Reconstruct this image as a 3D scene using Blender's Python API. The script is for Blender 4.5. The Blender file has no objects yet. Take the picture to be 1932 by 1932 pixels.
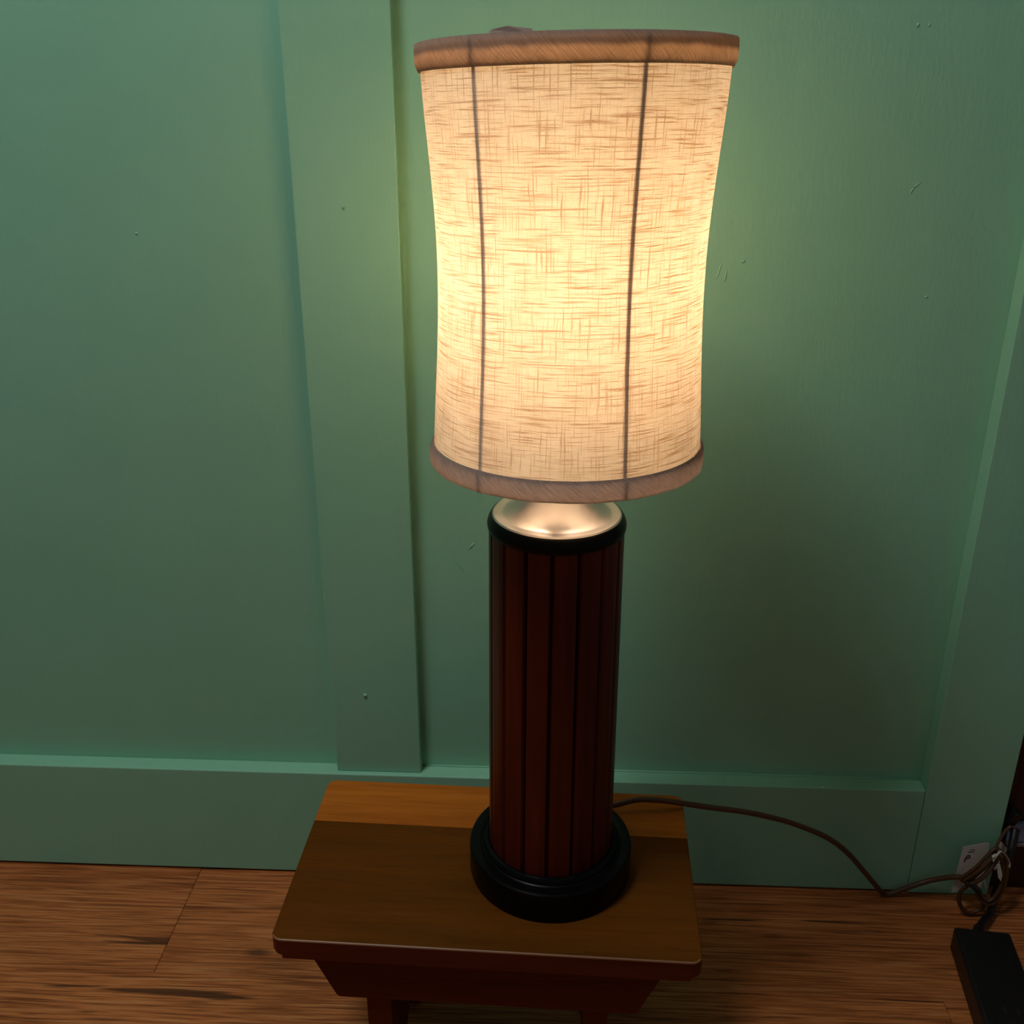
import bpy, bmesh, math, random
from mathutils import Vector, Matrix

random.seed(7)
sc = bpy.context.scene
COL = sc.collection
PI = math.pi

# ---------------------------------------------------------------- camera
F_PX, PITCH, YAW, ROLL, CAM_D, CAM_H = 1922.66, 0.3953, -0.0434, 0.0016, 0.9148, 0.8384
cam_data = bpy.data.cameras.new('camera')
cam_data.sensor_width = 36.0
cam_data.lens = F_PX / 1932.0 * 36.0
cam_data.clip_start = 0.02
cam = bpy.data.objects.new('camera', cam_data)
COL.objects.link(cam)
fw = Vector((math.sin(YAW) * math.cos(PITCH), math.cos(YAW) * math.cos(PITCH), -math.sin(PITCH)))
rt = Vector((math.cos(YAW), -math.sin(YAW), 0))
up = rt.cross(fw)
r2 = rt * math.cos(ROLL) + up * math.sin(ROLL)
u2 = up * math.cos(ROLL) - rt * math.sin(ROLL)
m = Matrix((r2, u2, -fw)).transposed().to_4x4()
m.translation = Vector((0, -CAM_D, CAM_H))
cam.matrix_world = m
sc.camera = cam

# ---------------------------------------------------------------- light, exposure
sc.view_settings.view_transform = 'Standard'
sc.view_settings.look = 'None'
sc.view_settings.exposure = 0.0
sc.view_settings.gamma = 1.0
sc.view_settings.use_curve_mapping = False
sc.cycles.max_bounces = 8
sc.cycles.diffuse_bounces = 5
sc.cycles.adaptive_threshold = 0.025
sc.cycles.caustics_reflective = False
sc.cycles.caustics_refractive = False
sc.cycles.transmission_bounces = 8
sc.cycles.sample_clamp_indirect = 6.0

BULB_STRENGTH = 32.5
BULB_COLOR = (1.0, 0.76, 0.53)

world = bpy.data.worlds.new('room_light')
sc.world = world
world.use_nodes = True
wb = world.node_tree.nodes['Background']
wb.inputs['Color'].default_value = (0.84, 1.0, 0.98, 1)
wb.inputs['Strength'].default_value = 0.075

ld = bpy.data.lights.new('ceiling_light', 'AREA')       # the room's own ceiling light, well above and left of the frame
ld.shape = 'DISK'
ld.size = 0.45
ld.energy = 11.5
ld.color = (0.95, 1.0, 0.98)
lo = bpy.data.objects.new('ceiling_light', ld)
COL.objects.link(lo)
lo.location = (-0.55, -0.66, 2.10)
lo.rotation_euler = (Vector((-0.4, 0.0, 0.7)) - Vector(lo.location)).to_track_quat('-Z', 'Y').to_euler()


# ---------------------------------------------------------------- node helpers
class NT:
    def __init__(self, name):
        self.mat = bpy.data.materials.new(name)
        self.mat.use_nodes = True
        self.t = self.mat.node_tree
        self.t.nodes.clear()
        self.out = self.n('ShaderNodeOutputMaterial')

    def n(self, typ, **kw):
        nd = self.t.nodes.new(typ)
        for k, v in kw.items():
            setattr(nd, k, v)
        return nd

    def l(self, a, b):
        self.t.links.new(a, b)

    def put(self, sock, v):
        if hasattr(v, 'is_linked') or isinstance(v, bpy.types.NodeSocket):
            self.l(v, sock)
        elif isinstance(v, (tuple, list)) and sock.type == 'RGBA' and len(v) == 3:
            sock.default_value = (*v, 1)
        else:
            sock.default_value = v

    def coord(self, kind):
        return self.n('ShaderNodeTexCoord').outputs[kind]

    def mapping(self, vec, scale=(1, 1, 1), loc=(0, 0, 0), rot=(0, 0, 0)):
        nd = self.n('ShaderNodeMapping')
        self.l(vec, nd.inputs['Vector'])
        nd.inputs['Scale'].default_value = scale
        self.put(nd.inputs['Location'], loc)
        nd.inputs['Rotation'].default_value = rot
        return nd.outputs[0]

    def noise(self, vec, scale, detail=3.0, rough=0.55, dist=0.0):
        nd = self.n('ShaderNodeTexNoise')
        self.l(vec, nd.inputs['Vector'])
        nd.inputs['Scale'].default_value = scale
        nd.inputs['Detail'].default_value = detail
        nd.inputs['Roughness'].default_value = rough
        nd.inputs['Distortion'].default_value = dist
        return nd.outputs['Fac']

    def math(self, op, a, b=0.0, c=0.0, clamp=False):
        nd = self.n('ShaderNodeMath', operation=op, use_clamp=clamp)
        for i, v in enumerate((a, b, c)):
            self.put(nd.inputs[i], v)
        return nd.outputs[0]

    def ramp(self, fac, lo, hi, a=0.0, b=1.0):
        nd = self.n('ShaderNodeMapRange', clamp=True)
        self.put(nd.inputs[0], fac)
        for i, v in enumerate((lo, hi, a, b)):
            nd.inputs[i + 1].default_value = v
        return nd.outputs[0]

    def mix(self, fac, a, b, blend='MIX'):
        nd = self.n('ShaderNodeMix', data_type='RGBA', blend_type=blend)
        self.put(nd.inputs[0], fac)
        self.put(nd.inputs[6], a)
        self.put(nd.inputs[7], b)
        return nd.outputs[2]

    def bump(self, h, strength, dist):
        nd = self.n('ShaderNodeBump')
        self.l(h, nd.inputs['Height'])
        nd.inputs['Strength'].default_value = strength
        nd.inputs['Distance'].default_value = dist
        return nd.outputs[0]

    def bsdf(self, color, rough=0.5, metal=0.0, normal=None, spec=0.5, coat=0.0, coat_rough=0.1):
        nd = self.n('ShaderNodeBsdfPrincipled')
        self.put(nd.inputs['Base Color'], color)
        self.put(nd.inputs['Roughness'], rough)
        nd.inputs['Metallic'].default_value = metal
        nd.inputs['Specular IOR Level'].default_value = spec
        nd.inputs['Coat Weight'].default_value = coat
        nd.inputs['Coat Roughness'].default_value = coat_rough
        if normal is not None:
            self.l(normal, nd.inputs['Normal'])
        return nd.outputs[0]

    def done(self, shader):
        self.l(shader, self.out.inputs['Surface'])
        return self.mat


def plain(name, color, rough=0.5, metal=0.0, spec=0.5, coat=0.0, var=0.12, scale=60):
    N = NT(name)
    v = N.noise(N.coord('Object'), scale, 4)
    c = N.mix(N.ramp(v, 0.3, 0.7), tuple(x * (1 - var) for x in color), tuple(min(1, x * (1 + var)) for x in color))
    return N.done(N.bsdf(c, rough, metal, None, spec, coat))


def wall_paint():
    N = NT('green_satin_paint')
    o = N.coord('Object')
    big = N.noise(o, 3.0, 4)
    c = N.mix(N.ramp(big, 0.3, 0.7), (0.240, 0.515, 0.355), (0.268, 0.560, 0.395))
    fine = N.noise(N.mapping(o, (1.0, 1.0, 0.35)), 260, 3)
    mid = N.noise(N.mapping(o, (1.0, 1.0, 0.25)), 22, 3)
    h = N.math('ADD', N.math('MULTIPLY', fine, 0.35), N.math('MULTIPLY', mid, 1.0))
    rg = N.ramp(big, 0.3, 0.7, 0.36, 0.46)
    return N.done(N.bsdf(c, rg, 0, N.bump(h, 0.40, 0.0016), 0.45))


def floor_wood():
    N = NT('laminate_wood')
    o = N.coord('Object')
    rnd = N.n('ShaderNodeObjectInfo').outputs['Random']
    off = N.n('ShaderNodeCombineXYZ')
    N.l(N.math('MULTIPLY', rnd, 37.0), off.inputs[0])
    N.l(N.math('MULTIPLY', rnd, 11.0), off.inputs[1])
    add = N.n('ShaderNodeVectorMath', operation='ADD')
    N.l(o, add.inputs[0])
    N.l(off.outputs[0], add.inputs[1])
    p = add.outputs[0]
    tone = N.noise(N.mapping(p, (1.6, 9, 1)), 2.2, 4, 0.6, 0.6)
    streak = N.noise(N.mapping(p, (2.2, 70, 1)), 2.0, 6, 0.65, 0.8)
    grain = N.noise(N.mapping(p, (7, 230, 1)), 1.6, 4, 0.6, 0.4)
    crack = N.noise(N.mapping(p, (1.3, 34, 1)), 1.7, 3, 0.5, 1.0)
    c = N.mix(N.ramp(tone, 0.32, 0.68), (0.41, 0.112, 0.029), (0.64, 0.200, 0.058))
    c = N.mix(N.math('MULTIPLY', N.ramp(streak, 0.44, 0.30), 0.75), c, (0.11, 0.028, 0.009))
    c = N.mix(N.math('MULTIPLY', N.ramp(grain, 0.52, 0.36), 0.75), c, (0.13, 0.034, 0.010))
    c = N.mix(N.math('MULTIPLY', N.ramp(grain, 0.52, 0.66), 0.55), c, (0.70, 0.31, 0.12))
    c = N.mix(N.math('MULTIPLY', N.ramp(crack, 0.32, 0.29), 0.8), c, (0.035, 0.013, 0.006))
    knot = N.n('ShaderNodeTexVoronoi')
    N.l(N.mapping(p, (4.5, 12, 1)), knot.inputs['Vector'])
    knot.inputs['Scale'].default_value = 1.0
    c = N.mix(N.math('MULTIPLY', N.ramp(knot.outputs['Distance'], 0.09, 0.03), 0.75), c, (0.04, 0.017, 0.008))
    c = N.mix(N.math('MULTIPLY', rnd, 0.22), c, (0.24, 0.070, 0.020))
    h = N.math('ADD', grain, N.math('MULTIPLY', streak, 0.6))
    return N.done(N.bsdf(c, 0.52, 0, N.bump(h, 0.35, 0.0012), 0.22))


def varnished_wood(name, dark, light, rough=0.32, coat=0.25, axis='X', spec=0.4):
    N = NT(name)
    o = N.coord('Object')
    rnd = N.n('ShaderNodeObjectInfo').outputs['Random']
    off = N.n('ShaderNodeCombineXYZ')
    for i in range(3):
        N.l(N.math('MULTIPLY', rnd, (13.0, 7.0, 5.0)[i]), off.inputs[i])
    add = N.n('ShaderNodeVectorMath', operation='ADD')
    N.l(o, add.inputs[0])
    N.l(off.outputs[0], add.inputs[1])
    s1 = {'X': (2, 26, 26), 'Z': (26, 26, 1.6)}[axis]
    s2 = {'X': (9, 160, 160), 'Z': (170, 170, 6)}[axis]
    g1 = N.noise(N.mapping(add.outputs[0], s1), 2.0, 5, 0.6, 0.7)
    g2 = N.noise(N.mapping(add.outputs[0], s2), 2.0, 3, 0.6, 0.3)
    c = N.mix(N.ramp(g1, 0.3, 0.7), dark, light)
    c = N.mix(N.math('MULTIPLY', N.ramp(g2, 0.5, 0.3), 0.35), c, tuple(x * 0.5 for x in dark))
    return N.done(N.bsdf(c, rough, 0, N.bump(g2, 0.12, 0.0006), spec, coat, 0.12))


def linen():
    N = NT('slub_linen')
    uv = N.n('ShaderNodeUVMap').outputs[0]
    warp = N.n('ShaderNodeVectorMath', operation='ADD')      # threads wander a little
    wn = N.n('ShaderNodeTexNoise')
    N.l(uv, wn.inputs['Vector'])
    wn.inputs['Scale'].default_value = 45
    sub = N.n('ShaderNodeVectorMath', operation='SUBTRACT')
    N.l(wn.outputs['Color'], sub.inputs[0])
    sub.inputs[1].default_value = (0.5, 0.5, 0.5)
    sc_ = N.n('ShaderNodeVectorMath', operation='SCALE')
    N.l(sub.outputs[0], sc_.inputs[0])
    sc_.inputs['Scale'].default_value = 0.0016
    N.l(uv, warp.inputs[0])
    N.l(sc_.outputs[0], warp.inputs[1])
    p = warp.outputs[0]
    # slubs: dark thick threads, long across, fewer down
    hs = N.noise(N.mapping(p, (30, 1050, 1)), 1.0, 3, 0.6)
    vs = N.noise(N.mapping(p, (1000, 24, 1), (9, 3, 0)), 1.0, 3, 0.6)
    hl = N.noise(N.mapping(p, (20, 560, 1), (4, 7, 0)), 1.0, 2, 0.5)
    # plain weave
    wx = N.n('ShaderNodeTexWave', wave_type='BANDS', bands_direction='X')
    N.l(p, wx.inputs['Vector'])
    wx.inputs['Scale'].default_value = 330
    wy = N.n('ShaderNodeTexWave', wave_type='BANDS', bands_direction='Y')
    N.l(p, wy.inputs['Vector'])
    wy.inputs['Scale'].default_value = 330
    weave = N.math('MULTIPLY', wx.outputs['Fac'], wy.outputs['Fac'])
    fib = N.noise(p, 900, 2)
    blotch = N.noise(p, 55, 3)
    T = N.mix(N.ramp(blotch, 0.3, 0.7), (0.90, 0.725, 0.53), (0.98, 0.84, 0.65))
    D = N.mix(0.25, T, (0.86, 0.80, 0.72))
    f = N.math('MULTIPLY', N.ramp(hs, 0.53, 0.63), 0.95)
    f = N.math('MAXIMUM', f, N.math('MULTIPLY', N.ramp(vs, 0.55, 0.65), 0.85))
    f = N.math('MAXIMUM', f, N.math('MULTIPLY', N.ramp(hl, 0.58, 0.68), 0.90))
    T = N.mix(f, T, (0.36, 0.155, 0.04))
    T = N.mix(N.math('MULTIPLY', N.ramp(weave, 0.0, 0.55, 1, 0), 0.42), T, (0.62, 0.42, 0.21))
    T = N.mix(N.math('MULTIPLY', N.ramp(fib, 0.58, 0.72), 0.35), T, (0.55, 0.36, 0.17))
    tr = N.n('ShaderNodeBsdfTranslucent')
    N.l(T, tr.inputs['Color'])
    df = N.n('ShaderNodeBsdfDiffuse')
    N.put(df.inputs['Color'], D)
    h = N.math('ADD', f, weave)
    N.l(N.bump(h, 0.25, 0.0004), df.inputs['Normal'])
    mx = N.n('ShaderNodeMixShader')
    mx.inputs[0].default_value = 0.58
    N.l(tr.outputs[0], mx.inputs[1])
    N.l(df.outputs[0], mx.inputs[2])
    return N.done(mx.outputs[0])


def trim_cloth(name, glow, body, fold):
    """bias-cut binding: thin lower half lets light through, folded half hardly any (UV v runs 0..1 up the band)"""
    N = NT(name)
    uv = N.n('ShaderNodeUVMap').outputs[0]
    sep = N.n('ShaderNodeSeparateXYZ')
    N.l(uv, sep.inputs[0])
    d1 = N.noise(N.mapping(uv, (420, 0.9, 1), (0, 0, 0), (0, 0, 0)), 1.0, 2)
    cx = N.n('ShaderNodeCombineXYZ')       # diagonal threads
    N.l(N.math('ADD', N.math('MULTIPLY', sep.outputs[0], 900), N.math('MULTIPLY', sep.outputs[1], 14)), cx.inputs[0])
    N.l(N.math('SUBTRACT', N.math('MULTIPLY', sep.outputs[0], 60), N.math('MULTIPLY', sep.outputs[1], 1.0)), cx.inputs[1])
    diag = N.noise(cx.outputs[0], 1.0, 3)
    cy = N.n('ShaderNodeCombineXYZ')
    N.l(N.math('SUBTRACT', N.math('MULTIPLY', sep.outputs[0], 700), N.math('MULTIPLY', sep.outputs[1], 11)), cy.inputs[0])
    N.l(N.math('MULTIPLY', sep.outputs[0], 40), cy.inputs[1])
    diag2 = N.noise(cy.outputs[0], 1.0, 3)
    wob = N.noise(N.mapping(uv, (55, 0.01, 1)), 1.0, 2)
    edge = N.math('ADD', sep.outputs[1], N.math('MULTIPLY', N.math('SUBTRACT', wob, 0.5), 0.28))
    thick = N.ramp(edge, fold, fold + 0.16)
    tcol = N.mix(N.ramp(diag, 0.35, 0.65), tuple(x * 0.72 for x in glow), glow)
    tcol = N.mix(N.math('MULTIPLY', N.ramp(diag2, 0.56, 0.66), 0.6), tcol, tuple(x * 0.45 for x in glow))
    tcol = N.mix(thick, tcol, tuple(x * 0.22 for x in glow))
    bcol = N.mix(N.ramp(diag, 0.35, 0.65), tuple(x * 0.7 for x in body), body)
    tr = N.n('ShaderNodeBsdfTranslucent')
    N.l(tcol, tr.inputs['Color'])
    df = N.n('ShaderNodeBsdfDiffuse')
    N.l(bcol, df.inputs['Color'])
    N.l(N.bump(diag, 0.3, 0.0005), df.inputs['Normal'])
    mx = N.n('ShaderNodeMixShader')
    mx.inputs[0].default_value = 0.5
    N.l(tr.outputs[0], mx.inputs[1])
    N.l(df.outputs[0], mx.inputs[2])
    return N.done(mx.outputs[0])


def brushed_metal():
    N = NT('spun_aluminium')
    o = N.coord('Object')
    n1 = N.noise(o, 35, 4)
    n2 = N.noise(N.mapping(o, (1, 1, 8)), 160, 3)
    c = N.mix(N.ramp(n1, 0.3, 0.7), (0.60, 0.58, 0.60), (0.70, 0.69, 0.71))
    return N.done(N.bsdf(c, N.ramp(n1, 0.3, 0.7, 0.30, 0.42), 1.0, N.bump(n2, 0.05, 0.0004)))


def emitter(name, color, strength):
    N = NT(name)
    e = N.n('ShaderNodeEmission')
    e.inputs[0].default_value = (*color, 1)
    e.inputs[1].default_value = strength
    return N.done(e.outputs[0])


M = {
    'paint': wall_paint(),
    'fleck': plain('bare_paint_chip', (0.60, 0.66, 0.58), 0.5),
    'floor': floor_wood(),
    'under': plain('floor_underlay', (0.012, 0.008, 0.006), 0.9),
    'door': varnished_wood('dark_mahogany', (0.016, 0.003, 0.002), (0.038, 0.008, 0.004), 0.45, 0.1, 'Z'),
    'stool_shaded': varnished_wood('pine_painted_shaded', (0.090, 0.026, 0.0018), (0.135, 0.039, 0.0034), 0.5, 0.0, 'X', 0.07),  # stool top in shade, painted as a darker wood tone
    'stool_lit': varnished_wood('pine_painted_lit', (0.36, 0.092, 0.010), (0.50, 0.145, 0.016), 0.5, 0.0, 'X', 0.09),  # stool top in the strip of light, painted as a paler wood tone
    'stool_red': varnished_wood('red_brown_stain', (0.085, 0.012, 0.003), (0.13, 0.019, 0.0045), 0.55, 0.0, 'X', 0.15),
    'slat': varnished_wood('dark_walnut_slats', (0.048, 0.0038, 0.0009), (0.100, 0.0095, 0.0018), 0.40, 0.05, 'Z', 0.25),
    'groove': plain('groove_dark', (0.012, 0.003, 0.002), 0.7),
    'black': plain('black_enamel', (0.0025, 0.0027, 0.0025), 0.30, 0, 0.12, 0.0),
    'metal': brushed_metal(),
    'brass': plain('brass', (0.70, 0.50, 0.22), 0.3, 1.0),
    'white_plastic': plain('white_bulb_plastic', (0.75, 0.74, 0.70), 0.45),
    'linen': linen(),
    'trim_top': trim_cloth('bias_binding_upper', (0.42, 0.235, 0.12), (0.50, 0.37, 0.32), 0.50),
    'trim_bot': trim_cloth('bias_binding_lower', (0.27, 0.195, 0.165), (0.55, 0.43, 0.39), 1.4),
    'wire': plain('wrapped_wire', (0.30, 0.19, 0.15), 0.9),
    'cord': plain('brown_cord', (0.085, 0.034, 0.012), 0.42),
    'strip': plain('black_plastic', (0.009, 0.007, 0.007), 0.42, 0, 0.4),
    'paper': plain('white_paper', (0.66, 0.60, 0.55), 0.8, var=0.05),
    'ink': plain('dark_ink', (0.02, 0.018, 0.018), 0.7),
    'plate': plain('blue_grey_plastic', (0.22, 0.24, 0.36), 0.45),
    'plate_edge': plain('pale_grey_plastic', (0.34, 0.30, 0.29), 0.45),
    'bulb': emitter('lit_bulb', BULB_COLOR, BULB_STRENGTH),
}


# ---------------------------------------------------------------- object helpers
def link(name, me, mat, parent=None, smooth=False):
    o = bpy.data.objects.new(name, me)
    COL.objects.link(o)
    if mat is not None:
        me.materials.append(mat)
    if parent is not None:
        o.parent = parent
    if smooth:
        for p in me.polygons:
            p.use_smooth = True
    return o


def from_bm(name, bm, mat, parent=None, smooth=False):
    me = bpy.data.meshes.new(name)
    bmesh.ops.recalc_face_normals(bm, faces=bm.faces)
    bm.to_mesh(me)
    bm.free()
    return link(name, me, mat, parent, smooth)


def add_box(bm, lo, hi):
    vs = [bm.verts.new((x, y, z)) for x in (lo[0], hi[0]) for y in (lo[1], hi[1]) for z in (lo[2], hi[2])]
    for f in ((0, 1, 3, 2), (4, 6, 7, 5), (0, 4, 5, 1), (2, 3, 7, 6), (0, 2, 6, 4), (1, 5, 7, 3)):
        bm.faces.new([vs[i] for i in f])


def box(name, lo, hi, mat, parent=None, bevel=0.0, seg=2, centre=True):
    """box between world corners; origin at its centre"""
    c = Vector([(a + b) / 2 for a, b in zip(lo, hi)]) if centre else Vector((0, 0, 0))
    bm = bmesh.new()
    add_box(bm, Vector(lo) - c, Vector(hi) - c)
    if bevel:
        bmesh.ops.bevel(bm, geom=list(bm.edges), offset=bevel, segments=seg, affect='EDGES', profile=0.5)
    o = from_bm(name, bm, mat, parent)
    o.location = c
    return o


def lathe(name, prof, mat, parent=None, seg=96, smooth=True, auto=35):
    """prof: list of (r, z)"""
    bm = bmesh.new()
    rings = []
    for r, z in prof:
        if r < 1e-6:
            rings.append([bm.verts.new((0, 0, z))])
        else:
            rings.append([bm.verts.new((r * math.cos(2 * PI * k / seg), r * math.sin(2 * PI * k / seg), z)) for k in range(seg)])
    for a, b in zip(rings, rings[1:]):
        for k in range(seg):
            k2 = (k + 1) % seg
            if len(a) == 1 and len(b) == 1:
                continue
            if len(a) == 1:
                bm.faces.new((a[0], b[k2], b[k]))
            elif len(b) == 1:
                bm.faces.new((a[k], a[k2], b[0]))
            else:
                bm.faces.new((a[k], a[k2], b[k2], b[k]))
    o = from_bm(name, bm, mat, parent)
    if smooth:
        o.data.shade_auto(auto) if hasattr(o.data, 'shade_auto') else None
        for p in o.data.polygons:
            p.use_smooth = True
        bm2 = bmesh.new()
        bm2.from_mesh(o.data)
        for e in bm2.edges:
            if len(e.link_faces) == 2 and e.calc_face_angle(0) > math.radians(auto):
                e.smooth = False
        bm2.to_mesh(o.data)
        bm2.free()
    return o


def smooth_path(pts, n=10):
    """Catmull-Rom through the points"""
    P = [Vector(p) for p in pts]
    P = [P[0] * 2 - P[1]] + P + [P[-1] * 2 - P[-2]]
    out = []
    for i in range(1, len(P) - 2):
        a, b, c, d = P[i - 1:i + 3]
        for k in range(n):
            t = k / n
            out.append(0.5 * ((2 * b) + (c - a) * t + (2 * a - 5 * b + 4 * c - d) * t * t + (3 * b - a - 3 * c + d) * t ** 3))
    out.append(P[-2])
    return out


def tube(name, path, rad, mat, parent=None, seg=10, flat=1.0, closed=False, radii=None):
    """round (or flattened) tube along a path"""
    bm = bmesh.new()
    rings = []
    n = len(path)
    nrm = None
    for i, p in enumerate(path):
        if closed:
            t = (path[(i + 1) % n] - path[i - 1]).normalized()
        else:
            t = (path[min(i + 1, n - 1)] - path[max(i - 1, 0)]).normalized()
        if nrm is None:
            nrm = t.orthogonal().normalized()
            if abs(t.z) < 0.9:
                nrm = (Vector((0, 0, 1)) - t * t.z).normalized()
        nrm = (nrm - t * nrm.dot(t)).normalized()
        b = t.cross(nrm)
        r = radii[i] if radii else rad
        rings.append([bm.verts.new(p + nrm * (r * flat * math.cos(2 * PI * k / seg)) + b * (r * math.sin(2 * PI * k / seg))) for k in range(seg)])
    pairs = list(zip(rings, rings[1:])) + ([(rings[-1], rings[0])] if closed else [])
    for a, b in pairs:
        for k in range(seg):
            bm.faces.new((a[k], a[(k + 1) % seg], b[(k + 1) % seg], b[k]))
    if not closed:
        bm.faces.new(rings[0][::-1])
        bm.faces.new(rings[-1])
    return from_bm(name, bm, mat, parent, True)


def ribbon(name, pts, width, thick, mat, parent=None, side=Vector((0, 0, 1))):
    """thin strip with thickness along a path"""
    path = smooth_path(pts, 6)
    bm = bmesh.new()
    rings = []
    for i, p in enumerate(path):
        t = (path[min(i + 1, len(path) - 1)] - path[max(i - 1, 0)]).normalized()
        s = (side - t * side.dot(t)).normalized()
        n = t.cross(s)
        rings.append([bm.verts.new(p + s * (a * width / 2) + n * (b * thick / 2)) for a, b in ((-1, -1), (1, -1), (1, 1), (-1, 1))])
    for a, b in zip(rings, rings[1:]):
        for k in range(4):
            bm.faces.new((a[k], a[(k + 1) % 4], b[(k + 1) % 4], b[k]))
    bm.faces.new(rings[0][::-1])
    bm.faces.new(rings[-1])
    return from_bm(name, bm, mat, parent)


def prism(name, poly, thick, mat, parent=None):
    """poly: 3D outline (planar), extruded by vector thick"""
    bm = bmesh.new()
    a = [bm.verts.new(Vector(p)) for p in poly]
    b = [bm.verts.new(Vector(p) + Vector(thick)) for p in poly]
    bm.faces.new(a)
    bm.faces.new(b[::-1])
    for k in range(len(a)):
        bm.faces.new((a[k], b[k], b[(k + 1) % len(a)], a[(k + 1) % len(a)]))
    return from_bm(name, bm, mat, parent)


def empty(name, loc, rz=0.0):
    o = bpy.data.objects.new(name, None)
    COL.objects.link(o)
    o.location = loc
    o.rotation_euler = (0, 0, rz)
    o.empty_display_size = 0.05
    return o


def tag(o, label, cat, group=None):
    o['label'] = label
    o['category'] = cat
    if group:
        o['group'] = group
    return o


def struct(o, label=None):
    o['kind'] = 'structure'
    if label:
        o['label'] = label
    return o


# ---------------------------------------------------------------- the setting
X_STILE0, X_STILE1 = 0.4067, 0.4950
wall = box('wall_back', (-1.5, 0.020, -0.02), (X_STILE1 - 0.004, 0.06, 2.4), M['paint'])
struct(wall, 'sage green painted wall panel behind the lamp')
bb = box('baseboard_back', (-1.5, 0.0, 0.0025), (X_STILE0 - 0.0001, 0.020, 0.140), M['paint'], bevel=0.0012)
struct(bb, 'green painted baseboard along the floor')
bt = box('trim_1', (-0.2329, 0.006, 0.1402), (-0.1400, 0.020, 2.4), M['paint'], bevel=0.001)
struct(bt, 'green vertical batten left of the lamp')
stl = box('trim_2', (X_STILE0, -0.0015, 0.0015), (X_STILE1, 0.020, 2.4), M['paint'], bevel=0.001)
struct(stl, 'wide green end board at the right edge of the wall')
bt2 = box('trim_3', (-0.872, 0.006, 0.1402), (-0.779, 0.020, 2.4), M['paint'], bevel=0.001)
struct(bt2, 'green vertical batten at the far left')

# caulk bead along the ledge and the corner of the right panel
tube('caulk_bead', [Vector((x, 0.0195, 0.1405)) for x in (-0.139, 0.1, 0.3, X_STILE0)], 0.0013, M['paint'], None, 8)
bpy.data.objects['caulk_bead'].parent = wall
bpy.data.objects['caulk_bead'].matrix_parent_inverse = Matrix.Translation(-wall.location)


def fleck(parent, x, y, z, sx, sz, mat, rot=0.0, dep=0.001):
    """a dried paint drip or chip standing a little proud of the surface"""
    bm = bmesh.new()
    bmesh.ops.create_uvsphere(bm, u_segments=8, v_segments=5, radius=1.0)
    bmesh.ops.scale(bm, vec=(sx, dep, sz), verts=bm.verts)
    bmesh.ops.rotate(bm, matrix=Matrix.Rotation(rot, 3, 'Y'), verts=bm.verts)
    o = from_bm('paint_fleck', bm, mat, parent, True)
    o.location = Vector((x, y, z)) - parent.location
    return o


fleck(bt, -0.1965, 0.006, 0.2390, 0.0020, 0.0018, M['paint'], 0, 0.0022)
fleck(bt, -0.1885, 0.006, 0.7410, 0.0013, 0.0024, M['paint'], 0.3, 0.0012)
fleck(bt, -0.2322, 0.007, 0.3530, 0.0009, 0.0022, M['fleck'], 0.4)
fleck(bt, -0.1415, 0.014, 0.1500, 0.0012, 0.0026, M['fleck'])
fleck(stl, 0.4075, 0.004, 0.4500, 0.0012, 0.0016, M['fleck'])
fleck(stl, 0.4300, 0.0, 0.0330, 0.0110, 0.0008, M['paint'], 0.06, 0.0008)
fleck(stl, 0.4420, 0.0, 0.0290, 0.0050, 0.0006, M['fleck'], -0.05, 0.0008)
for x, z, a, b, r in ((0.1450, 0.686, 0.0008, 0.0075, 0.25), (0.1515, 0.682, 0.0008, 0.0055, 0.1), (0.1657, 0.6948, 0.002, 0.0014, 0),
                      (0.305, 0.7558, 0.0009, 0.003, 0.5), (0.309, 0.761, 0.0006, 0.004, 0.9), (0.3318, 0.6648, 0.0016, 0.0013, 0),
                      (0.2906, 0.8855, 0.0014, 0.0018, 0.4), (0.2996, 0.8855, 0.001, 0.0013, 0.4), (-0.0813, 0.410, 0.0012, 0.0052, 0.7),
                      (-0.094, 0.388, 0.0008, 0.008, -0.5), (0.182, 0.336, 0.0016, 0.0012, 0), (-0.382, 0.715, 0.0016, 0.0011, 0.3)):
    fleck(wall, x, 0.020, z, a, b, M['paint'], r, 0.0006)

# floor of separate planks, long side along the wall
floor = box('floor', (-1.6, -1.75, -0.03), (1.1, 0.035, -0.0085), M['under'])
struct(floor, 'dark red-brown wood plank floor')
ROW_W = 0.149
PL = 1.22
shared = {}


def plank(x0, x1, y0, y1):
    g = 0.0002
    key = (round(x1 - x0, 4), round(y1 - y0, 4))
    w, d = x1 - x0 - 2 * g, y1 - y0 - 2 * g
    if key not in shared:
        bm = bmesh.new()
        add_box(bm, (-w / 2, -d / 2, -0.0084), (w / 2, d / 2, 0.0))
        bmesh.ops.bevel(bm, geom=[e for e in bm.edges if all(v.co.z > -0.001 for v in e.verts)], offset=0.0006, segments=1, affect='EDGES')
        me = bpy.data.meshes.new('plank')
        bm.to_mesh(me)
        bm.free()
        me.materials.append(M['floor'])
        shared[key] = me
    o = bpy.data.objects.new('plank', shared[key])
    COL.objects.link(o)
    o.parent = floor
    o.location = Vector(((x0 + x1) / 2, (y0 + y1) / 2, 0.0)) - floor.location
    return o


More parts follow.
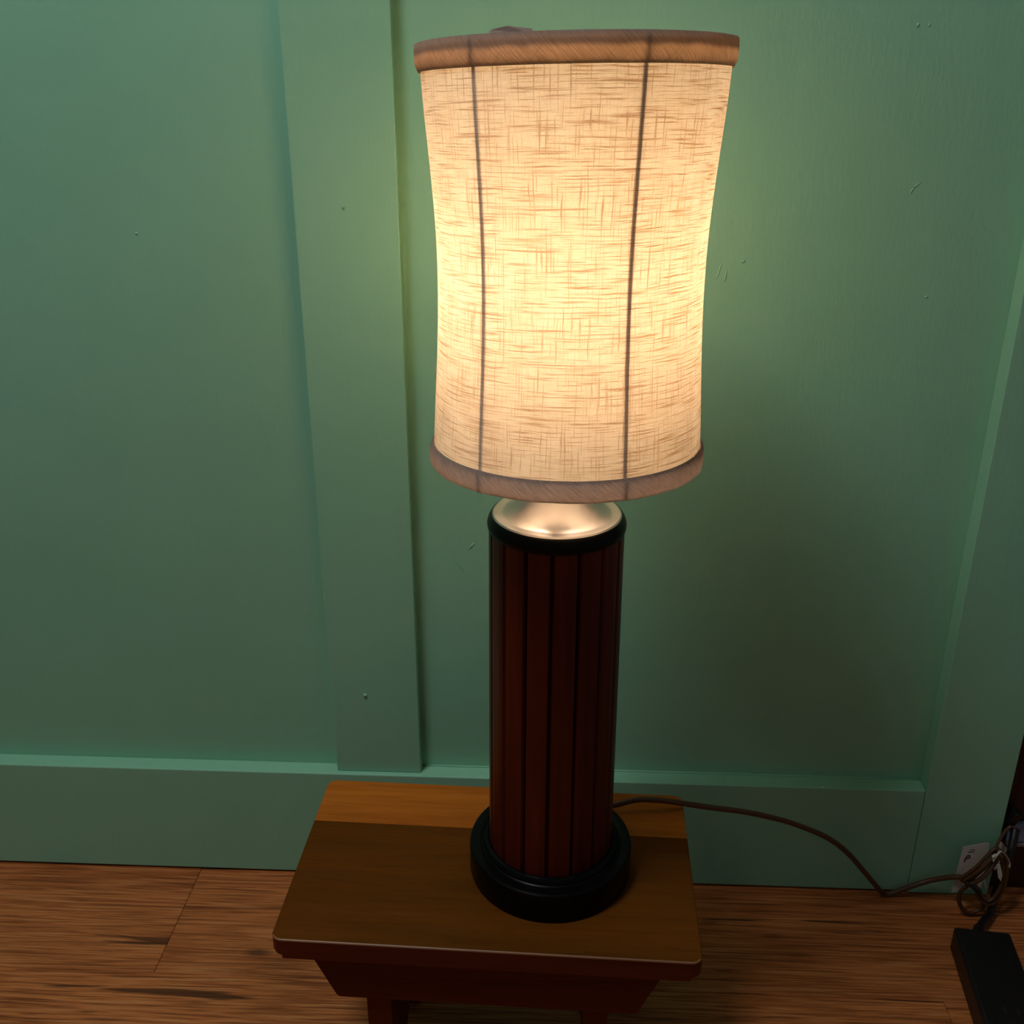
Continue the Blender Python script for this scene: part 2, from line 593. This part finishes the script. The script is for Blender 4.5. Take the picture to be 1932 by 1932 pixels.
joints = [-0.400, 0.397, -0.10, 0.70, -0.62, 0.25, -0.30, 0.52, -0.02, 0.8, -0.5, 0.33]
for r in range(12):
    y1 = 0.03 if r == 0 else -ROW_W * r
    y0 = -ROW_W * (r + 1)
    xs = [joints[r] + k * PL for k in range(-3, 4)]
    xs = [x for x in xs if -1.59 < x < 1.09]
    xs = [-1.59] + xs + [1.09]
    for a, b in zip(xs, xs[1:]):
        if b - a > 0.02:
            plank(a, b, y0, y1)

# dark wood beyond the end of the green wall
dp = box('wall_right', (X_STILE1 + 0.0025, 0.0125, 0.0015), (1.1, 0.05, 2.1), M['door'], bevel=0.001)
struct(dp, 'dark mahogany panel beyond the green wall')

# ---------------------------------------------------------------- footstool
SX, SY, SZ, SW, SD, SA = -0.0448, -0.2182, 0.22, 0.338, 0.2009, -0.0267
stool = empty('footstool', (SX, SY, 0.0), SA)
tag(stool, 'small brown wooden footstool standing under the table lamp', 'stool')
TH = 0.019


def round_board(name, u0, u1, v0, v1, z0, z1, corners, mat):
    """flat board with chosen rounded plan corners and eased edges; corners = set of (su, sv)"""
    bm = bmesh.new()
    cu, cv = (u0 + u1) / 2, (v0 + v1) / 2
    pts = []
    R_ = 0.009
    for su, sv, a0 in ((1, -1, -90), (1, 1, 0), (-1, 1, 90), (-1, -1, 180)):
        U, V = (u1 if su > 0 else u0), (v1 if sv > 0 else v0)
        if (su, sv) in corners:
            for k in range(7):
                a = math.radians(a0 + 15 * k)
                pts.append((U - su * R_ + R_ * math.cos(a), V - sv * R_ + R_ * math.sin(a)))
        else:
            pts.append((U, V))
    bot = [bm.verts.new((p[0] - cu, p[1] - cv, z0)) for p in pts]
    top = [bm.verts.new((p[0] - cu, p[1] - cv, z1)) for p in pts]
    bm.faces.new(top)
    bm.faces.new(bot[::-1])
    n = len(pts)
    for k in range(n):
        bm.faces.new((bot[k], bot[(k + 1) % n], top[(k + 1) % n], top[k]))
    joint_v = None
    es_top, es_bot = [], []
    for e in bm.edges:
        zs = [v.co.z for v in e.verts]
        if abs(zs[0] - zs[1]) > 1e-6:
            continue
        vv = [v.co.y + cv for v in e.verts]
        inner = ((1, 1) not in corners and abs(vv[0] - v1) < 1e-6 and abs(vv[1] - v1) < 1e-6) or \
                ((1, -1) not in corners and abs(vv[0] - v0) < 1e-6 and abs(vv[1] - v0) < 1e-6)
        if inner:
            continue
        (es_top if zs[0] > (z0 + z1) / 2 else es_bot).append(e)
    bmesh.ops.bevel(bm, geom=es_bot, offset=0.0055, segments=3, affect='EDGES', profile=0.5)
    es_top = [e for e in bm.edges if all(abs(v.co.z - z1) < 1e-7 for v in e.verts) and len(e.link_faces) == 2
              and any(abs(f.normal.z) < 0.5 for f in e.link_faces)]
    keep = []
    for e in es_top:
        vv = [v.co.y + cv for v in e.verts]
        if ((1, 1) not in corners and min(vv) > v1 - 1e-5) or ((1, -1) not in corners and max(vv) < v0 + 1e-5):
            continue
        keep.append(e)
    bmesh.ops.bevel(bm, geom=keep, offset=0.0012, segments=2, affect='EDGES', profile=0.5)
    o = from_bm(name, bm, mat, stool)
    o.location = (cu, cv, 0)
    return o


VJ = SD / 2 - 0.060  # top is split here so the strip of light can be painted behind
b1 = round_board('top_section', -SW / 2, SW / 2, VJ + 0.0001, SD / 2, SZ - TH, SZ, {(1, 1), (-1, 1)}, M['stool_lit'])
b1['label'] = 'back of the seat, strip of light painted in as a lighter honey tone'
b2 = round_board('top_section', -SW / 2, SW / 2, -SD / 2, VJ - 0.0001, SZ - TH, SZ, {(1, -1), (-1, -1)}, M['stool_shaded'])
M['edge_highlight'] = varnished_wood('painted_bevel_highlight', (0.20, 0.075, 0.030), (0.30, 0.13, 0.06), 0.4, 0.0)  # pale tone paints in the highlight along the front bevel
b2.data.materials.append(M['edge_highlight'])
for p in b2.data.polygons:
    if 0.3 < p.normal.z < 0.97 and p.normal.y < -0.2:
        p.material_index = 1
for bd in (b1, b2):      # side and under faces get the red-brown of the aprons and legs
    bd.data.materials.append(M['stool_red'])
    k = len(bd.data.materials) - 1
    for p in bd.data.polygons:
        if p.normal.z < 0.35:
            p.material_index = k
b2['label'] = 'front of the seat, shade painted in as a darker brown tone'


def apron(v0, v1):
    zt, zb = SZ - TH - 0.0001, 0.150
    prof = [(-0.1440, zt), (0.1440, zt), (0.1225, zb + 0.002), (0.1195, zb), (-0.1195, zb), (-0.1225, zb + 0.002)]
    o = prism('apron', [(u, v0, z) for u, z in prof], (0, v1 - v0, 0), M['stool_red'], stool)
    return o


apron(-SD / 2 + 0.012, -SD / 2 + 0.026)
apron(SD / 2 - 0.026, SD / 2 - 0.012)
for s in (-1, 1):
    # slab legs, set in behind the aprons and notched round them
    u0, u1 = (0.079 * s, 0.099 * s) if s > 0 else (-0.099, -0.079)
    vf, va = SD / 2 - 0.017, SD / 2 - 0.0262
    poly = [(u0, -va, SZ - TH - 0.0002), (u0, va, SZ - TH - 0.0002), (u0, va, 0.1498), (u0, vf, 0.1498), (u0, vf, 0.0005),
            (u0, 0.040, 0.0005), (u0, 0.026, 0.045), (u0, 0.0, 0.062), (u0, -0.026, 0.045), (u0, -0.040, 0.0005), (u0, -vf, 0.0005), (u0, -vf, 0.1498), (u0, -va, 0.1498)]
    prism('leg', poly, (u1 - u0, 0, 0), M['stool_red'], stool)

# ---------------------------------------------------------------- table lamp
LX, LY = 0.003, -0.220
lamp = empty('table_lamp', (LX, LY, SZ))
tag(lamp, 'lit table lamp with linen hourglass shade and slatted dark wood column', 'lamp')
Z0 = SZ


def P(prof):
    return [(r, z - Z0) for r, z in prof]


lathe('base', P([(0, .2202), (.0665, .2202), (.0680, .2212), (.0685, .2232), (.0685, .2455), (.0680, .2475), (.0668, .2485), (.0600, .2487), (.0585, .2480), (.0575, .2487), (0.02, .2487), (0, .2487)]), M['black'], lamp)
lathe('base_ring', P([(.0500, .2488), (.0570, .2488), (.0566, .2512), (.0552, .2528), (.0532, .2532), (.0524, .2524), (.0500, .2522)]), M['black'], lamp)
lathe('column_core', P([(0, .2490), (.0458, .2490), (.0447, .5365), (0, .5365)]), M['groove'], lamp, 64)


def slat_mesh():
    """one stave around angle 0 (+X), chamfered long edges, slightly crowned"""
    bm = bmesh.new()
    half = math.radians(11.25 - 0.65)
    rows = []
    for z, ro in ((.2526, .0516), (.5368, .0503)):
        cham = math.radians(1.7)
        pts = [(0.0445, -half), (ro - 0.0022, -half), (ro, -half + cham), (ro + .0001, -half * 0.4), (ro + .0001, half * 0.4), (ro, half - cham), (ro - 0.0022, half), (0.0445, half)]
        rows.append([bm.verts.new((r * math.cos(a), r * math.sin(a), z - Z0)) for r, a in pts])
    a, b = rows
    n = len(a)
    for k in range(n):
        bm.faces.new((a[k], a[(k + 1) % n], b[(k + 1) % n], b[k]))
    bm.faces.new(a[::-1])
    bm.faces.new(b)
    bmesh.ops.recalc_face_normals(bm, faces=bm.faces)
    me = bpy.data.meshes.new('slat')
    bm.to_mesh(me)
    bm.free()
    me.materials.append(M['slat'])
    return me


SLAT = slat_mesh()
for k in range(16):
    o = bpy.data.objects.new('slat', SLAT)
    COL.objects.link(o)
    o.parent = lamp
    phi = -3.0 + 11.25 + 22.5 * k            # degrees from the front (-Y), positive to the right
    o.rotation_euler = (0, 0, math.radians(phi - 90))

lathe('collar', P([(.0440, .5369), (.0506, .5369), (.0514, .5385), (.0516, .5415), (.0509, .5445), (.0490, .5478), (.0482, .5484), (.0474, .5480), (.0440, .5460)]), M['black'], lamp)
lathe('metal_cap', P([(.0478, .5466), (.0480, .5482), (.0470, .5493), (.0445, .5496), (.0415, .5490), (.0395, .5494), (.0350, .5522), (.0290, .5575), (.0235, .5645), (.0190, .5725),
                      (.0160, .5800), (.0145, .5870), (.0140, .5920), (.0120, .5935), (0, .5935)]), M['metal'], lamp)
# socket, bulb (opaque lower half, glowing dome)
socket = lathe('socket', P([(0, .5936), (.0070, .5936), (.0070, .625), (.0150, .627), (.0185, .634), (.0185, .646), (.0165, .650), (0, .650)]), M['brass'], lamp, 48)
# unseen pair of bulbs and arms, added and set back to brighten the wall
for sx in (-1, 1):
    bx, by = 0.0225 * sx, 0.056
    tube('added_bulb_arm', smooth_path([Vector((0, 0, 0.634 - Z0)), Vector((bx * 0.55, by * 0.55, 0.634 - Z0)), Vector((bx, by, 0.640 - Z0)), Vector((bx, by, 0.658 - Z0))], 6), 0.0055, M['brass'], lamp, 12)
    bulb = lathe('bulb', P([(.0195, .7085), (.0205, .7120), (.0205, .7780), (.0198, .7840), (.0175, .7900), (.0135, .7950), (.0075, .7975), (0, .7980)]), M['bulb'], lamp, 32)
    bulb.location = (bx, by, -0.027)
    bulb['label'] = 'glowing bulb, unseen, placed to brighten the wall'
    lathe('bulb_collar', P([(0, .6845), (.0125, .6845), (.0132, .692), (.0170, .7010), (.0212, .7060), (.0212, .7083), (0, .7083)]), M['white_plastic'], bulb, 32)

# harp that carries the shade
hp = []
for k in range(25):
    a = PI * k / 24
    hp.append(Vector((0.052 * math.cos(a) * (0.55 + 0.45 * math.sin(a)), 0, 0.664 - Z0 + 0.182 * math.sin(a) ** 0.8 if 0 < k < 24 else 0.640 - Z0)))
hp[0] = Vector((0.0190, 0, 0.640 - Z0))
hp[-1] = Vector((-0.0190, 0, 0.650 - Z0))
tube('harp', hp, 0.0012, M['brass'], lamp, 8)

# ---- shade: hourglass, six wire ribs, bias-cut bindings
SHX = 0.0087 - LX
PROF = [(.5960, .0946), (.6067, .0944), (.6141, .0941), (.6395, .0926), (.6658, .0910), (.6913, .0898), (.7161, .0892), (.7402, .0893),
        (.7637, .0903), (.7866, .0919), (.8088, .0937), (.8305, .0955), (.8485, .0964), (.8610, .0968)]
ZB, ZT = 0.5940, 0.8620


def prof_r(z):
    for (a, ra), (b, rb) in zip(PROF, PROF[1:]):
        if z <= b:
            t = max(0, (z - a) / (b - a))
            return ra + (rb - ra) * t
    return PROF[-1][1]


def prof_s(z):
    return (prof_r(z - .012) + 2 * prof_r(z) + prof_r(z + .012)) / 4


def shade_pt(ang, z, dr=0.0):
    """ang from +X; the shade leans a hair: front up, right side of the top up"""
    k = (z - ZB) / (ZT - ZB)
    tx = 0.002 + 0.016 * k
    ty = -0.026
    r = prof_s(z) + dr
    x, y = r * math.cos(ang), r * math.sin(ang)
    return Vector((x + SHX, y, z + tx * x + ty * y - Z0))


NSEG, NROW = 144, 48
bm = bmesh.new()
uvl = bm.loops.layers.uv.new('UVMap')
grid = []
for j in range(NROW + 1):
    z = 0.6066 + (0.8479 - 0.6066) * j / NROW
    row = []
    for i in range(NSEG):
        a = 2 * PI * i / NSEG
        # cloth pulls in very slightly between the ribs
        ph = math.degrees(a) + 90 + 37
        sag = 0.0009 * (0.5 - 0.5 * math.cos(math.radians(ph * 6))) * math.sin(PI * j / NROW)
        row.append(bm.verts.new(shade_pt(a, z, -sag)))
    grid.append(row)
for j in range(NROW):
    for i in range(NSEG):
        i2 = (i + 1) % NSEG
        f = bm.faces.new((grid[j][i], grid[j][i2], grid[j + 1][i2], grid[j + 1][i]))
        f.smooth = True
        for lp, (ii, jj) in zip(f.loops, ((i, j), (i + 1, j), (i + 1, j + 1), (i, j + 1))):
            lp[uvl].uv = (2 * PI * ii / NSEG * 0.0935, (ZT - ZB) * jj / NROW)
me = bpy.data.meshes.new('lamp_shade')
bm.to_mesh(me)
bm.free()
shade = link('lamp_shade', me, M['linen'], lamp)
shade['label'] = 'glowing cream slub-linen drum shade with a narrow waist'


def band(name, z0, z1, dr0, open_top, mat):
    """binding with real thickness wrapped round the rim"""
    bm = bmesh.new()
    uvl = bm.loops.layers.uv.new('UVMap')
    d = z1 - z0
    prof = [(z0 + d * .25, dr0 + .0004), (z0 + d * .75, dr0 + .0004)]
    lo_ret = [(z0, -0.0006), (z0 - .0004, dr0 - .0012), (z0, dr0)]
    hi_ret = [(z1, dr0), (z1 + .0004, dr0 - .0012), (z1, -0.0006)]
    # the rim side is folded over, the side on the cloth lies open against it
    prof = (lo_ret + prof + [(z1, .0009)]) if open_top else ([(z0, .0012)] + prof + hi_ret)
    n = 144
    rings = []
    for i in range(n):
        a = 2 * PI * i / n
        wob = 0.00025 * math.sin(a * 17 + 1) + 0.0002 * math.sin(a * 31)
        rings.append([bm.verts.new(shade_pt(a, z, dr + (wob if dr > .001 else 0))) for z, dr in prof])
    for i in range(n):
        a, b = rings[i], rings[(i + 1) % n]
        for k in range(len(prof) - 1):
            k2 = k + 1
            f = bm.faces.new((a[k], b[k], b[k2], a[k2]))
            f.smooth = True
            for lp, (ii, kk) in zip(f.loops, ((i, k), (i + 1, k), (i + 1, k2), (i, k2))):
                lp[uvl].uv = (2 * PI * ii / n * 0.098, min(1, max(0, (prof[kk][0] - z0) / (z1 - z0))))
    bmesh.ops.recalc_face_normals(bm, faces=bm.faces)
    me = bpy.data.meshes.new(name)
    bm.to_mesh(me)
    bm.free()
    return link(name, me, mat, shade)


tt = band('top_trim', 0.8475, 0.8635, 0.0026, False, M['trim_top'])
tt['label'] = 'brown bias-cut binding round the top rim, glowing orange'
tb = band('bottom_trim', 0.5925, 0.6070, 0.0026, True, M['trim_bot'])
tb['label'] = 'taupe bias-cut binding round the bottom rim'
# loose binding end that sticks up over the top rim, left of centre
fa = math.radians(-90 - 24)
fl = [shade_pt(fa + da, 0.8630, 0.0012) + Vector((0, 0, dz)) for da, dz in ((-0.10, 0.0005), (0.20, -0.0015), (0.16, 0.0022), (0.02, 0.0040), (-0.08, 0.0026))]
prism('binding_end', fl, (0.0004, 0.0012, 0.0), plain('pale_binding_end', (0.62, 0.47, 0.41), 0.9), shade)
for k in range(6):
    a = math.radians(-90 - 37 + 60 * k)
    path = [shade_pt(a, ZB + 0.004 + (ZT - ZB - 0.008) * j / 30, -0.0017) for j in range(31)]
    tube('rib', path, 0.0015, M['wire'], shade, 8)
# wire rings and the spider fitter at the top
for nm, z in (('top_wire', ZT - 0.002), ('bottom_wire', ZB + 0.002)):
    tube(nm, [shade_pt(2 * PI * i / 72, z, -0.0022) for i in range(72)], 0.0013, M['wire'], shade, 8, closed=True)
for k in range(3):
    a = math.radians(20 + 120 * k)
    e = shade_pt(a, ZT - 0.003, -0.0022)
    tube('spider_arm', smooth_path([e, e * 0.62 + Vector((0, 0, 0.845 - Z0)) * 0.38 + Vector((0, 0, -0.004)), Vector((0.0, 0, 0.8475 - Z0))], 8), 0.0012, M['brass'], shade, 8)

# ---- cord, from the back of the base over the stool edge to the floor, then up into a tied bundle
cordpts = [(0.022, -0.1500, 0.2300), (0.045, -0.1495, 0.2265), (0.0619, -0.1500, 0.2288), (0.0812, -0.1480, 0.2338), (0.1034, -0.1450, 0.2318), (0.1262, -0.1410, 0.2256),
           (0.1552, -0.131, 0.2138), (0.1857, -0.118, 0.2001), (0.215, -0.104, 0.1835), (0.247, -0.085, 0.160), (0.2853, -0.070, 0.1322), (0.3146, -0.055, 0.0999), (0.3472, -0.030, 0.0504), (0.3775, -0.0085, 0.0052),
           (0.3850, -0.008, 0.0048), (0.4064, -0.010, 0.0182), (0.4271, -0.012, 0.0299), (0.4490, -0.022, 0.0440), (0.4640, -0.033, 0.0480)]
cp = [Vector(p) - Vector((LX, LY, SZ)) for p in smooth_path(cordpts, 8)]
cord = tube('power_cord', cp, 0.0021, M['cord'], lamp, 10, 1.35)
cord['label'] = 'thin brown electrical cord'


def lamp_tube(name, pts, rad, mat, parent=cord, closed=False, flat=1.25, n=8):
    pp = smooth_path(list(pts) + ([pts[0]] if closed else []), n)
    if closed:
        pp = pp[:-1]
    return tube(name, [p - Vector((LX, LY, SZ)) for p in pp], rad, mat, parent, 9, flat, closed)


# folded loops of spare cord (bundle)
lamp_tube('cord_loop', [(0.4475, -0.030, 0.0490), (0.4600, -0.033, 0.0680), (0.4735, -0.031, 0.0885), (0.4800, -0.029, 0.0900), (0.4780, -0.030, 0.0830), (0.4640, -0.034, 0.0630), (0.4530, -0.032, 0.0480)], 0.0020, M['cord'], closed=True)
lamp_tube('cord_loop', [(0.4500, -0.034, 0.0500), (0.4630, -0.037, 0.0690), (0.4750, -0.035, 0.0850), (0.4800, -0.034, 0.0830), (0.4680, -0.038, 0.0610), (0.4560, -0.036, 0.0470)], 0.0020, M['cord'], closed=True)
lamp_tube('cord_loop', [(0.4560, -0.034, 0.0450), (0.4490, -0.033, 0.0330), (0.4510, -0.033, 0.0170), (0.4600, -0.034, 0.0065), (0.4720, -0.034, 0.0085), (0.4760, -0.034, 0.0180), (0.4700, -0.035, 0.0330), (0.4610, -0.036, 0.0450)], 0.0019, M['cord'], closed=True)
lamp_tube('cord_loop', [(0.4620, -0.036, 0.0430), (0.4680, -0.037, 0.0300), (0.4780, -0.037, 0.0215), (0.4870, -0.036, 0.0260), (0.4920, -0.035, 0.0420), (0.4925, -0.034, 0.0620), (0.4890, -0.032, 0.0800), (0.4820, -0.030, 0.0890), (0.4800, -0.031, 0.0860), (0.4860, -0.033, 0.0760),
                        (0.4890, -0.035, 0.0580), (0.4880, -0.036, 0.0420), (0.4830, -0.037, 0.0300), (0.4760, -0.038, 0.0270), (0.4690, -0.038, 0.0350)], 0.0019, M['cord'], closed=True)
# end of the cord rising to its plug at the wall plate
lamp_tube('cord_end', [(0.4790, -0.027, 0.0880), (0.4860, -0.018, 0.0930), (0.4960, -0.008, 0.0980), (0.5010, -0.006, 0.1010)], 0.0017, M['cord'])
plug = box('plug', (-0.005, -0.006, -0.009), (0.005, 0.006, 0.009), M['strip'], cord, 0.002, 2, centre=False)
plug.location = Vector((0.5060, 0.0030, 0.1070)) - Vector((LX, LY, SZ))
plug.rotation_euler = (0.2, 0.35, 0.2)
# dark wire tie round the bundle
lamp_tube('wire_tie', [(0.4520, -0.0385, 0.0500), (0.4600, -0.0410, 0.0450), (0.4660, -0.0400, 0.0400), (0.4640, -0.0305, 0.0410), (0.4540, -0.0285, 0.0480)], 0.0016, M['strip'], closed=True)

# ---------------------------------------------------------------- paper tag on the cord
tg = empty('paper_tag', (0.465, -0.016, 0.03))
tag(tg, 'white paper tag tied to the coiled brown cord', 'tag')
TO = Vector((0.465, -0.016, 0.03))


def wpt(x, y, z):
    return Vector((x, y, z)) - TO


face = [wpt(0.4478, -0.0165, 0.0170), wpt(0.4790, -0.0165, 0.0260), wpt(0.4770, -0.0165, 0.0860), wpt(0.4735, -0.0165, 0.0868), wpt(0.4500, -0.0165, 0.0805)]
prism('tag_card', face, (0, 0.0004, 0), M['paper'], tg)
prism('tag_back', [wpt(0.4890, -0.0090, 0.0870), wpt(0.5010, -0.0100, 0.0740), wpt(0.4925, -0.0110, 0.0450), wpt(0.4850, -0.0105, 0.0550)], (0.0002, 0.0004, 0), M['paper'], tg)
ribbon('tag_loop', [wpt(0.4720, -0.0400, 0.0830), wpt(0.4735, -0.0420, 0.0920), wpt(0.4780, -0.0400, 0.0960), wpt(0.4850, -0.0395, 0.0900), wpt(0.4905, -0.0390, 0.0800), wpt(0.4915, -0.0380, 0.0735)], 0.0034, 0.0004, M['paper'], tg, Vector((0, -1, 0.4)))
ribbon('tag_loop', [wpt(0.4720, -0.0400, 0.0860), wpt(0.4735, -0.0415, 0.0925), wpt(0.4700, -0.0405, 0.0890)], 0.0034, 0.0004, M['paper'], tg, Vector((0.2, -1, 0.2)))
prism('tag_strip', [wpt(0.4765, -0.0405, 0.0790), wpt(0.4795, -0.0410, 0.0800), wpt(0.4850, -0.0405, 0.0650), wpt(0.4855, -0.0400, 0.0560), wpt(0.4815, -0.0400, 0.0610)], (0.0003, 0.0004, 0), M['paper'], tg)
prism('tag_strip', [wpt(0.4765, -0.0190, 0.0400), wpt(0.4790, -0.0195, 0.0400), wpt(0.4840, -0.0200, 0.0290), wpt(0.4815, -0.0200, 0.0270)], (0.0003, 0.0004, 0), M['paper'], tg)
# printed and hand-written strokes on the card (only partly legible behind the cord)
INK_Y = -0.01672


def stroke(pts, w=0.0006):
    ribbon('ink_stroke', [wpt(x, INK_Y, z) for x, z in pts], w, 0.00012, M['ink'], tg, Vector((0.3, 0, 1)))


def stroke_v(pts, w=0.0008):
    path = smooth_path([wpt(x, INK_Y, z) for x, z in pts], 6)
    tube('ink_stroke', path, w / 2, M['ink'], tg, 6, 1.0)


stroke([(0.4575, 0.0768), (0.4600, 0.0771), (0.4630, 0.0773)])
stroke([(0.4560, 0.0735), (0.4590, 0.0740), (0.4625, 0.0745)], 0.0009)
stroke_v([(0.4545, 0.0610), (0.4550, 0.0650), (0.4562, 0.0690)], 0.0012)
stroke_v([(0.4562, 0.0690), (0.4585, 0.0695), (0.4592, 0.0675), (0.4575, 0.0655), (0.4560, 0.0653)], 0.0010)
stroke_v([(0.4660, 0.0480), (0.4670, 0.0530), (0.4680, 0.0480)], 0.0009)
stroke_v([(0.4690, 0.0530), (0.4695, 0.0490), (0.4715, 0.0490), (0.4722, 0.0545)], 0.0010)
stroke([(0.4640, 0.0425), (0.4690, 0.0437), (0.4740, 0.0452)], 0.0010)
stroke([(0.4665, 0.0385), (0.4690, 0.0392), (0.4715, 0.0398)], 0.0006)

# ---------------------------------------------------------------- wall plate at the right edge
wp = empty('wall_plate', (0.545, 0.0125, 0.0655))
tag(wp, 'blue-grey plate on the dark panel at the right edge', 'wall plate')
box('plate_body', (-0.0385, -0.0075, 0.0040), (0.0385, -0.0001, 0.0300), M['plate'], wp, 0.0025, 3, centre=False)
box('plate_lip', (-0.0370, -0.0085, 0.0), (0.0385, -0.0001, 0.0039), M['plate_edge'], wp, 0.0008, 2, centre=False)

# ---------------------------------------------------------------- power strip on the floor
ps = empty('power_strip', (0.4545, -0.0825, 0.0), math.radians(-6.5))
tag(ps, 'black plastic power strip lying on the floor by the wall end', 'power strip')
body = box('strip_body', (-0.0285, -0.300, 0.0005), (0.0275, 0.0, 0.0305), M['strip'], ps, 0.0035, 3, centre=False)
for k in range(4):
    yy = -0.105 - 0.045 * k
    fc = box('outlet', (-0.016, yy - 0.014, 0.0300), (0.016, yy + 0.014, 0.0312), M['strip'], ps, 0.0005, 1, centre=False)
    for sx in (-0.006, 0.006):
        box('slot', (sx - 0.0008, yy - 0.004, 0.0311), (sx + 0.0008, yy + 0.004, 0.03135), M['groove'], fc, 0, 1, centre=False)
sp = [Vector(p) for p in ((0.4535, -0.0830, 0.0170), (0.4575, -0.0700, 0.0165), (0.4690, -0.0540, 0.0130), (0.4840, -0.0370, 0.0100), (0.4905, -0.0245, 0.0240), (0.4945, -0.0215, 0.0450), (0.4985, -0.0210, 0.0720), (0.5035, -0.0120, 0.0880), (0.5075, -0.0040, 0.0960))]
inv = Matrix.Translation(ps.location) @ Matrix.Rotation(math.radians(-6.5), 4, 'Z')
inv.invert()
path = [inv @ p for p in smooth_path(sp, 8)]
n = len(path)
tube('strip_cord', path, 0.004, M['strip'], ps, 10, 1.0, radii=[0.0058 if i < 10 else (0.0040 if i < n - 14 else 0.0046) for i in range(n)])
